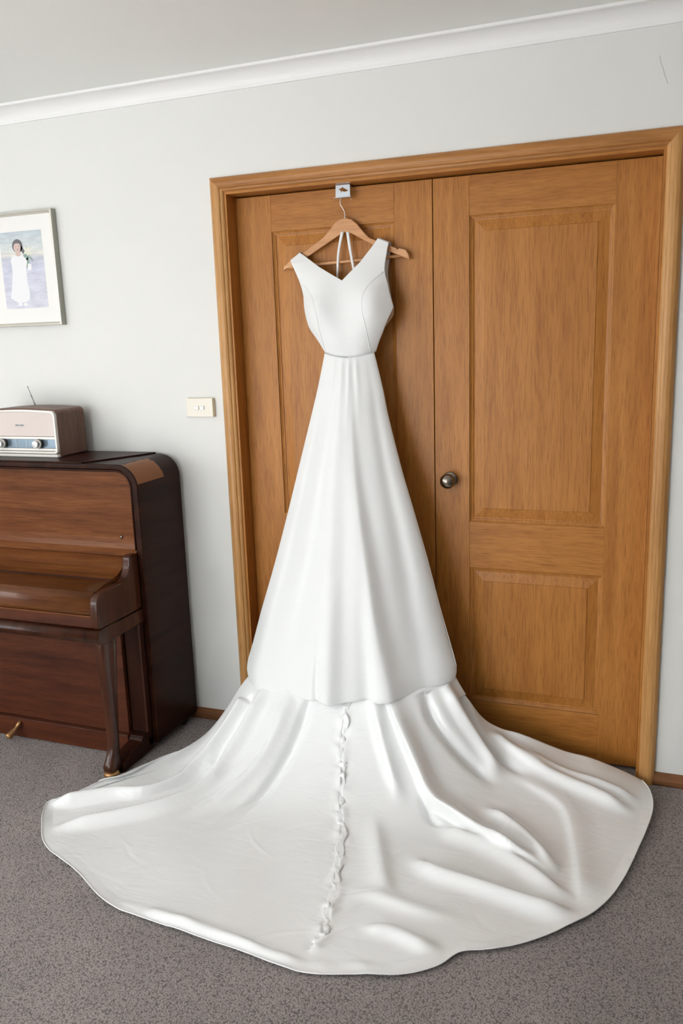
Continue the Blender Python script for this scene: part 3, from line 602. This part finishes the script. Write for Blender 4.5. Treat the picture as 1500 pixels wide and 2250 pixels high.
# ------------------------------------------------------------------ wedding dress
dress = root('wedding_dress', (.60, -.35, 0), 'white sleeveless wedding gown hanging on the doors, its satin train spread on the carpet', 'dress')
BL = [(0.2879,0.030,1.8182),(0.329,0.01,1.7361),(0.3535,-0.02,1.6462),(0.3673,-0.03,1.5858),(0.397,-0.035,1.5392),(0.43,-0.04,1.4911)]
BR = [(0.6556,0.030,1.854),(0.6491,0.01,1.766),(0.6639,0.0,1.7061),(0.6803,-0.015,1.6475),(0.6782,-0.02,1.6264),(0.6507,-0.03,1.5682),(0.6317,-0.035,1.5291),(0.6142,-0.04,1.4881)]
BB = [(0.43,-0.04,1.4911),(0.4645,-0.055,1.4766),(0.524,-0.065,1.4724),(0.5775,-0.055,1.4786),(0.6142,-0.04,1.4881)]
BT = [(0.2879,0.030,1.8182),(0.3228,0.030,1.8425),(0.4052,0.0,1.7872),(0.4999,-0.03,1.7344),(0.5577,-0.005,1.7915),(0.6151,0.030,1.8702),(0.6556,0.030,1.854)]
def lin(P, n, params=None):
    P = np.array(P); d = np.r_[0, np.cumsum(np.linalg.norm(np.diff(P, axis=0), axis=1))]; d /= d[-1]; t = np.linspace(0, 1, n)
    # keep the corner points exactly
    for q in d[1:-1]: t[np.argmin(abs(t-q))] = q
    return np.stack([np.interp(t, d, P[:, k]) for k in range(3)], 1)
def coons(L, Rr, Bo, T):
    nu, nv = len(Bo), len(L); u = np.linspace(0, 1, nu)[:, None, None]; v = np.linspace(0, 1, nv)[None, :, None]
    L, Rr = L[None], Rr[None]; Bo, T = Bo[:, None], T[:, None]     # L, R run top -> bottom
    return (1-u)*L + u*Rr + (1-v)*T + v*Bo - ((1-u)*(1-v)*T[:1] + u*(1-v)*T[-1:] + (1-u)*v*Bo[:1] + u*v*Bo[-1:])
NU, NV = 121, 121
G = coons(resample(BL, NV), resample(BR, NV), resample(BB, NU), lin(BT, NU))
def gs(x, c, w): return np.exp(-((x-c)/w)**2)
x_, z_ = G[:, :, 0], G[:, :, 2]
u_ = np.linspace(0, 1, NU)[:, None]; v_ = np.linspace(0, 1, NV)[None]
zt_ = z_ - (x_-.48)*.085
sm = lambda z: np.interp(z, *np.array([(1.46,-.052),(1.48,-.056),(1.52,-.062),(1.57,-.064),(1.62,-.060),(1.67,-.050),(1.72,-.033),(1.77,-.012),(1.81,.010),(1.84,.026),(1.87,.030)]).T)
zz_ = np.linspace(1.44, 1.9, 400); ker = np.hanning(41); ker /= ker.sum(); sm_t = np.convolve(np.pad(sm(zz_), 20, 'edge'), ker, 'valid')
yb_ = np.interp(zt_, zz_, sm_t)
hw_ = np.interp(zt_, [1.47,1.53,1.59,1.65,1.73,1.85], [.095,.115,.150,.168,.165,.19]); xc_ = np.interp(z_, [1.48,1.6,1.7,1.85], [.521,.522,.508,.478])
xn_ = np.clip(np.abs(x_-xc_)/hw_, 0, 1.3); fade_top = np.clip((1.82-zt_)/.12, 0, 1)
yb_ = yb_ + .040*xn_**3*fade_top
cups = .020*gs(x_, .405, .050)*gs(z_, 1.640, .070) + .022*gs(x_, .615, .050)*gs(z_, 1.650, .070) - .008*gs(x_, .505, .045)*gs(z_, 1.63, .09)
G[:, :, 1] = np.minimum(yb_ - cups, .030)
bodice_bm = grid_bm(G); tree = BVHTree.FromBMesh(bodice_bm)
bod = obj('bodice', bodice_bm, crepe_m, dress, smooth=True, solid=.003, label='smooth crepe V-neck bodice front')
def seam(P, name='princess_seam'):
    out = []
    for q in resample(np.array(P), 50):
        h = tree.ray_cast(Vector((q[0], -1, q[2])), Vector((0, 1, 0)))
        if h[0] is not None: out.append(h[0] + Vector((0, .0002, 0)))
    if len(out) > 3: obj(name, tube(out, .0016, seg=6), crepe_m, bod, smooth=True)
seam([(0.338,-0.05,1.730),(0.3627+.012,-0.05,1.7015),(0.400,-0.05,1.668),(0.4154,-0.05,1.6209),(0.4213,-0.05,1.565),(0.434,-0.05,1.496)])
seam([(0.6440,-0.05,1.756),(0.6037,-0.05,1.7184),(0.5847,-0.05,1.6762),(0.5844,-0.05,1.6296),(0.5938,-0.05,1.5777),(0.6008,-0.05,1.486)])
# shoulder tops folding over the hanger and back pieces
def strip(a, b, n=14):
    return None
for q in (((0.2879,1.8182), (0.3228,1.8425)), ((0.6151,1.8702), (0.6556,1.854))):
    A, Bq = np.array(q[0]), np.array(q[1]); g = []
    for i in range(9):
        p = A + (Bq-A)*i/8; row = []
        for k in range(11):
            t = PI*k/10; row.append((p[0], .0435 - .0145*math.cos(t), p[1] - .001 + .004*math.sin(t)))
        g.append(row)
    obj('shoulder_fold', grid_bm(np.array(g)), crepe_m, dress, smooth=True, solid=.002)
BKR = [(0.6556,0.0585,1.853),(0.6500,0.058,1.8147),(0.6415,0.056,1.7546),(0.6500,0.05,1.6929),(0.6590,0.040,1.6495),(0.6500,0.030,1.6126),(0.6353,0.020,1.5723),(0.620,0.01,1.53),(.610,.0,1.4885)]
BKRi = [(0.6151,0.0585,1.8692),(0.603,0.058,1.80),(0.59,0.058,1.72),(0.575,0.056,1.66),(0.56,0.052,1.61),(0.545,0.046,1.57),(0.535,0.04,1.54),(0.525,0.03,1.51),(.52,.018,1.4885)]
BKL = [(0.2879,0.0585,1.8172),(0.322,0.058,1.745),(0.352,0.054,1.655),(0.375,0.030,1.59),(0.405,0.02,1.54),(.435,.0,1.4905)]
BKLi = [(0.3228,0.0585,1.8415),(0.355,0.058,1.76),(0.40,0.056,1.68),(0.44,0.05,1.61),(0.48,0.036,1.54),(.515,.018,1.4885)]
for a, b in ((BKR, BKRi), (BKL, BKLi)):
    a, b = resample(a, 40), resample(b, 40); g = np.stack([a*(1-t)+b*t for t in np.linspace(0, 1, 12)], 0)
    obj('back_panel', grid_bm(g), crepe_m, dress, smooth=True, solid=.0015)
mp_ = [(0.6600,-.010,1.640),(0.6780,.012,1.632),(0.6790,.030,1.622),(.6640,.034,1.588),(.6480,-.018,1.572)]
# sheer side gusset glimpsed below the right armhole
ga = resample(np.array([(0.6705,-.005,1.640),(0.666,-.008,1.612),(0.656,-.012,1.590),(0.6440,-.020,1.572)]), 16)
gb = resample(np.array([(0.6650,.040,1.642),(0.6640,.038,1.612),(0.6500,.032,1.592),(0.6380,.024,1.575)]), 16)
obj('side_gusset', grid_bm(np.stack([ga*(1-t)+gb*t + np.array([0.004*math.sin(PI*t), 0, 0]) for t in np.linspace(0, 1, 8)], 0)), mesh_m, dress, smooth=True, label='sheer nude side gusset')
# ribbon hanging loops
RB = [([(0.4785,0.0365,1.903),(0.462,0.0365,1.8275),(0.4534,0.040,1.72)], [(0.4895,0.0365,1.902),(0.471,0.0365,1.8269),(0.4603,0.040,1.72)]),
      ([(0.4975,0.0365,1.902),(0.5058,0.0365,1.8397),(0.5195,0.040,1.755)], [(0.5085,0.0365,1.900),(0.5163,0.0365,1.8392),(0.5278,0.040,1.755)])]
for a, b in RB:
    a, b = resample(a, 24), resample(b, 24)
    g = np.stack([a, (a+b)/2 + np.array([0, -.001, 0]), b], 0)
    obj('hanging_ribbon', grid_bm(g), ribbon_m, dress, smooth=True, solid=.0008)

# skirt
def interp(tab, v): 
    tab = np.array(tab); return np.stack([np.interp(v, tab[:, 0], tab[:, k]) for k in range(1, tab.shape[1])], -1)
NVS, NUS = 220, 260
EL_ = resample([(.430,-.035,1.4911),(.4085,-.045,1.39),(.384,-.055,1.292),(.330,-.075,1.09),(.276,-.09,.895),(.216,-.10,.70),(.160,-.105,.535),(.118,-.11,.40),(.094,-.115,.325),(.0925,-.115,.30),(.096,-.115,.275)], NVS)
ER_ = resample([(.6142,-.035,1.4881),(.645,-.045,1.37),(.6675,-.05,1.262),(.716,-.07,1.09),(.768,-.09,.93),(.815,-.095,.765),(.855,-.10,.612),(.886,-.10,.50),(.911,-.105,.415),(.915,-.105,.39),(.911,-.105,.365)], NVS)
def vprof(v): return v
front = np.zeros((NUS, NVS, 3))
hem_u = np.array([0, .12, .3, .45, .53, .62, .74, .8, .9, 1]); hem_z = np.array([.262, .262, .278, .292, .290, .302, .312, .318, .343, .352])
Tn = np.linspace(0, 1, NVS)
for j in range(NVS):
    v = Tn[j]; l, q = EL_[j], ER_[j]
    u = (1 - np.cos(np.linspace(0, PI, NUS)))/2
    dep = np.interp(v, [0, .15, .5, .85, 1], [.030, .050, .095, .150, .165])
    x = l[0] + (q[0]-l[0])*u; y = l[1] + (q[1]-l[1])*u - dep*np.sin(PI*u)**.62
    z = l[2] + (q[2]-l[2])*u
    # bring lower rows to the hem line
    base_lin = l[2] + (q[2]-l[2])*u
    zh = np.interp(u, hem_u, hem_z); hl = EL_[-1][2] + (ER_[-1][2]-EL_[-1][2])*u
    waist_dip = np.interp(u, [0, .2, .5, .8, 1], [0, -.011, -.018, -.010, 0])
    z = base_lin + (zh - hl)*v**3 + waist_dip*(1-v)**2
    # folds
    gw = np.exp(-(v/.16)**2)
    y -= gw*np.clip(v*30, .3, 1)*(.004*gs(u, .27, .05) + .005*gs(u, .42, .045) + .0035*gs(u, .55, .03) + .004*gs(u, .68, .04))
    a = np.clip(v*1.6, 0, 1)
    c1_ = .56 + .20*v; w_l, w_r = .12 - .02*v, .045
    y -= a*(.014 + .030*v)*np.where(u < c1_, gs(u, c1_, w_l), gs(u, c1_, w_r))
    y -= a*.022*gs(u, .44 + .02*v, .09)
    y += a*.030*gs(u, .30 - .06*v, .085)
    y -= a*.012*gs(u, .13 - .04*v, .05)
    y += np.clip((v-.5)*2, 0, 1)*.022*gs(u, .66, .04)
    y += np.clip((v-.75)*4, 0, 1)*.014*gs(u, .432, .014)
    y -= np.clip((v-.6)*2.5, 0, 1)*.018*gs(u, .50, .04)
    y += a*.014*gs(u, .88, .05)
    front[:, j, 0], front[:, j, 1], front[:, j, 2] = x, y, z
# rolled under hem
roll = []
cen = np.array([front[:, -1, 0].mean(), -.05])
rn = .020
last = front[:, -1].copy(); prev = front[:, -8].copy()
rnd = np.sin(np.arange(NUS)*.31)*.0012 + np.sin(np.arange(NUS)*.83)*.0007
dirs = np.stack([cen[0]-last[:, 0], cen[1]-last[:, 1]], 1); dirs /= np.linalg.norm(dirs, axis=1)[:, None]
inset = front.copy()
for k in range(1, 13):
    t = PI*k/12; p = last.copy()
    p[:, :2] += dirs*(rn*(1-math.cos(t)))[..., None] if False else dirs*(rn*(1-math.cos(t)))
    p[:, 2] -= (rn*.8)*math.sin(t) + rnd*math.sin(t)
    roll.append(p)
for k in range(1, 8):
    p = roll[-1 if k == 1 else -1].copy(); p[:, 2] += .010; roll.append(p)
full = np.concatenate([front, np.stack(roll, 1)], 1)
# bubble: swell slightly just above the hem
sk = obj('skirt', grid_bm(full), crepe_m, dress, smooth=True, solid=.002, label='long smooth crepe skirt with rolled lower edge')
back = np.zeros((40, NVS, 3))
for j in range(NVS):
    u = np.linspace(0, 1, 40); l, q = EL_[j], ER_[j]
    back[:, j, 0] = l[0] + (q[0]-l[0])*u; back[:, j, 1] = l[1] + (q[1]-l[1])*u + .055*np.sin(PI*u)**.6*(1 - .0*Tn[j]); back[:, j, 2] = l[2] + (q[2]-l[2])*u
obj('skirt_back', grid_bm(back), crepe_m, dress, smooth=True, solid=.001)
# waist seam
ws = [tuple(p + np.array([0, -.0012, 0])) for p in front[:, 0]]
obj('waist_seam', tube(ws, .0011, seg=8), crepe_m, dress, smooth=True)

# train
NS, NT = 430, 300
G = train_base(NS, NT)
def nrm(G):
    du = np.gradient(G, axis=0); dv = np.gradient(G, axis=1); n = np.cross(dv, du); n /= (np.linalg.norm(n, axis=2, keepdims=True)+1e-9)
    n[n[:, :, 2] < 0] *= -1; return n
N0 = nrm(G)
def seg_dist(P, line):
    """distance to a 3-D polyline, signed (left/right in plan) and position along it"""
    line = np.array(line); best = np.full(P.shape[:2], 1e9); sg = np.zeros_like(best); al = np.zeros_like(best); acc = 0
    Ls = np.linalg.norm(np.diff(line, axis=0), axis=1); tot = Ls.sum()
    for i in range(len(line)-1):
        a, b = line[i], line[i+1]; ab = b-a; t = np.clip(((P-a)@ab)/(ab@ab+1e-12), 0, 1)
        q = a + t[..., None]*ab; d = np.linalg.norm(P-q, axis=2); m_ = d < best
        cr = ab[0]*(P[..., 1]-a[1]) - ab[1]*(P[..., 0]-a[0])
        best = np.where(m_, d, best); sg = np.where(m_, np.sign(cr), sg); al = np.where(m_, (acc + t*Ls[i])/tot, al); acc += Ls[i]
    return best, sg, al
H = np.zeros((NS, NT))
# name: height, width on the far/left side, width on the other side, fade-in, fade-out
SPEC = {'LA': (.024, .030, .016, .02, .15), 'LB': (.026, .022, .022, .02, .10), 'LV': (-.012, .016, .016, .05, .2), 'LC': (.020, .030, .026, .0, .4), 'LG': (-.020, .024, .018, .0, .5),
        'CR': (.018, .024, .022, .0, .4), 'R1': (.034, .040, .010, .0, .25), 'R1s': (-.012, .014, .014, .3, .3), 'R2': (.020, .016, .03, .15, .3), 'R3': (.022, .022, .03, .2, .2), 'R3v': (-.010, .02, .02, .2, .2),
        'R4': (.010, .03, .022, .3, .4), 'R5': (.011, .024, .036, .3, .3), 'R6v': (-.020, .022, .022, .0, .25), 'R6': (.022, .022, .022, .0, .2), 'R7v': (-.020, .018, .018, .0, .3), 'R7': (.022, .022, .022, .1, .2),
        'R8': (.016, .016, .022, .2, .2), 'R8b': (.010, .050, .018, .2, .15), 'R9': (.022, .02, .02, .2, .3), 'B1': (.010, .018, .018, .2, .2), 'B2': (.014, .022, .022, .3, .3)}
sv = np.linspace(0, 1, NS)[:, None]; tv = np.linspace(0, 1, NT)[None]
for k, (h, wl, wr, fi, fo) in SPEC.items():
    ln = resample(np.array(FOLDS[k]), 30)
    d, sg, al = seg_dist(G, ln)
    w = np.where(sg > 0, wl, wr)
    tap = np.clip(al/max(fi, .001), 0, 1)*np.clip((1-al)/max(fo, .001), 0, 1); tap = tap*tap*(3-2*tap)
    H += 1.3*h*np.exp(-(d/w)**2)*tap
# gentle overall undulation and small creases
rng = np.random.RandomState(3)
for i in range(26):
    a = rng.uniform(0, PI); kx, ky = math.cos(a), math.sin(a); fq = rng.uniform(6, 26)
    H += .009/fq*np.sin(fq*(kx*G[..., 0] + ky*G[..., 1]) + rng.uniform(0, 6.28))
for i in range(34):                                                   # short sharp press-creases in the satin
    s0, t0 = rng.uniform(.08, .92), rng.uniform(.45, .96); c = G[int(s0*(NS-1)), int(t0*(NT-1))]
    a = rng.uniform(0, PI); Lc = rng.uniform(.03, .09); dx, dy = G[..., 0]-c[0], G[..., 1]-c[1]
    al_ = dx*math.cos(a) + dy*math.sin(a); pe = -dx*math.sin(a) + dy*math.cos(a) + .9*al_**2/Lc*.2
    H += rng.choice([-1, 1])*rng.uniform(.0006, .0015)*np.exp(-(al_/Lc)**2)*np.exp(-(pe/.0065)**2)
# ruffled centre seam
ln = resample(np.array(FOLDS['CS']), 60); d, sg, al = seg_dist(G, ln)
ph = al*95
wobs = np.sin(al*31)*.5 + np.sin(al*73+1)*.5
H += np.exp(-(d/.022)**2)*(.0028*np.sin(ph*.8 + sg*1.3 + d*60 + 2*wobs) + .003*np.sin(ph*.33 + d*90*sg) + .004) - .004*np.exp(-(d/.0035)**2)
H += np.exp(-(d/.035)**2)*.0025*np.sin(ph*.6 + 2*sg)
Lr = np.linalg.norm(G[:, -1] - G[:, 0], axis=1)[:, None]
band = np.clip((sv-.28)*12, 0, 1)*np.clip((.66-sv)*12, 0, 1)
H += band*.005*np.exp(-(((1-tv)*Lr-.030)/.016)**2)*(.55 + .45*np.sin(sv*150 + 2*np.sin(sv*37)))
# hem: quiet at the outline, slightly scalloped
ed = np.clip((1-tv)*26, 0, 1); H = H*ed + (1-ed)*(.002 + .003*np.clip(np.sin(sv*70)+.3*np.sin(sv*173), 0, 1))
inn_f = np.clip(tv*10, 0, 1); H *= inn_f
G2 = G + N0*H[..., None]
G2[..., 2] = np.maximum(G2[..., 2], .0045 + .0*G2[..., 2])
# keep clear of the wall side
lim = np.where((G2[..., 0] > 1.50), -.030, -.0)
G2[..., 1] = np.minimum(G2[..., 1], lim)
edge_w = np.sin(sv*61)*.004 + np.sin(sv*29+1)*.006
G2[..., 1] += (edge_w*np.clip((tv-.85)/.15, 0, 1))*np.clip(sv*8, 0, 1)*np.clip((1-sv)*8, 0, 1)
tb = grid_bm(G2)
tr_o = obj('train', tb, satin_m, dress, smooth=True, solid=.0015, label='wide satin train fanned out over the carpet')
# hem facing strip round the outline and ruffled seam tape
hs = G2[:, -1]; hi = G2[:, -7]
hp = [tuple(np.array([p[0], p[1], p[2]+.0012])) for p in hs]
obj('train_hem', tube(hp, .0018, seg=8), satin_m, dress, smooth=True)
ln = resample(np.array([FOLDS['CS'][i] for i in range(len(FOLDS['CS']))]), 220)
idx = [np.unravel_index(np.argmin(((G-np.array(p))**2).sum(2)), (NS, NT)) for p in ln[::2]]
tp = np.array([G2[i, j] for i, j in idx]); tp = resample(tp, 220)
tpn = np.array([N0[i, j] for i, j in idx]); tpn = np.repeat(tpn, 2, 0)[:220]
tape = []
for k in range(7):
    w = (k-3)/3*.013; row = []
    for i in range(220):
        tt = tp[min(i+1, 219)] - tp[max(i-1, 0)]; tt /= np.linalg.norm(tt)+1e-9; sd = np.cross(tt, tpn[i])
        wob_ = .0012*math.sin(i*.31 + k*.9 + 2*math.sin(i*.05)) + .0008*math.sin(i*.83 + k*2.1) + .0012*math.sin(i*.13)
        row.append(tp[i] + sd*(w*(1+.25*math.sin(i*.4)) + .003*math.sin(i*.21)) + tpn[i]*(.0035 - 16*w*w + wob_*(.4+abs(w)*80)))
    tape.append(row)
tape = np.array(tape)
tape[..., 2] = np.maximum(tape[..., 2], .008)
obj('ruffled_seam', grid_bm(tape), satin_m, dress, smooth=True, solid=.0008, label='puckered centre seam of the train')
print('SCENE OK')
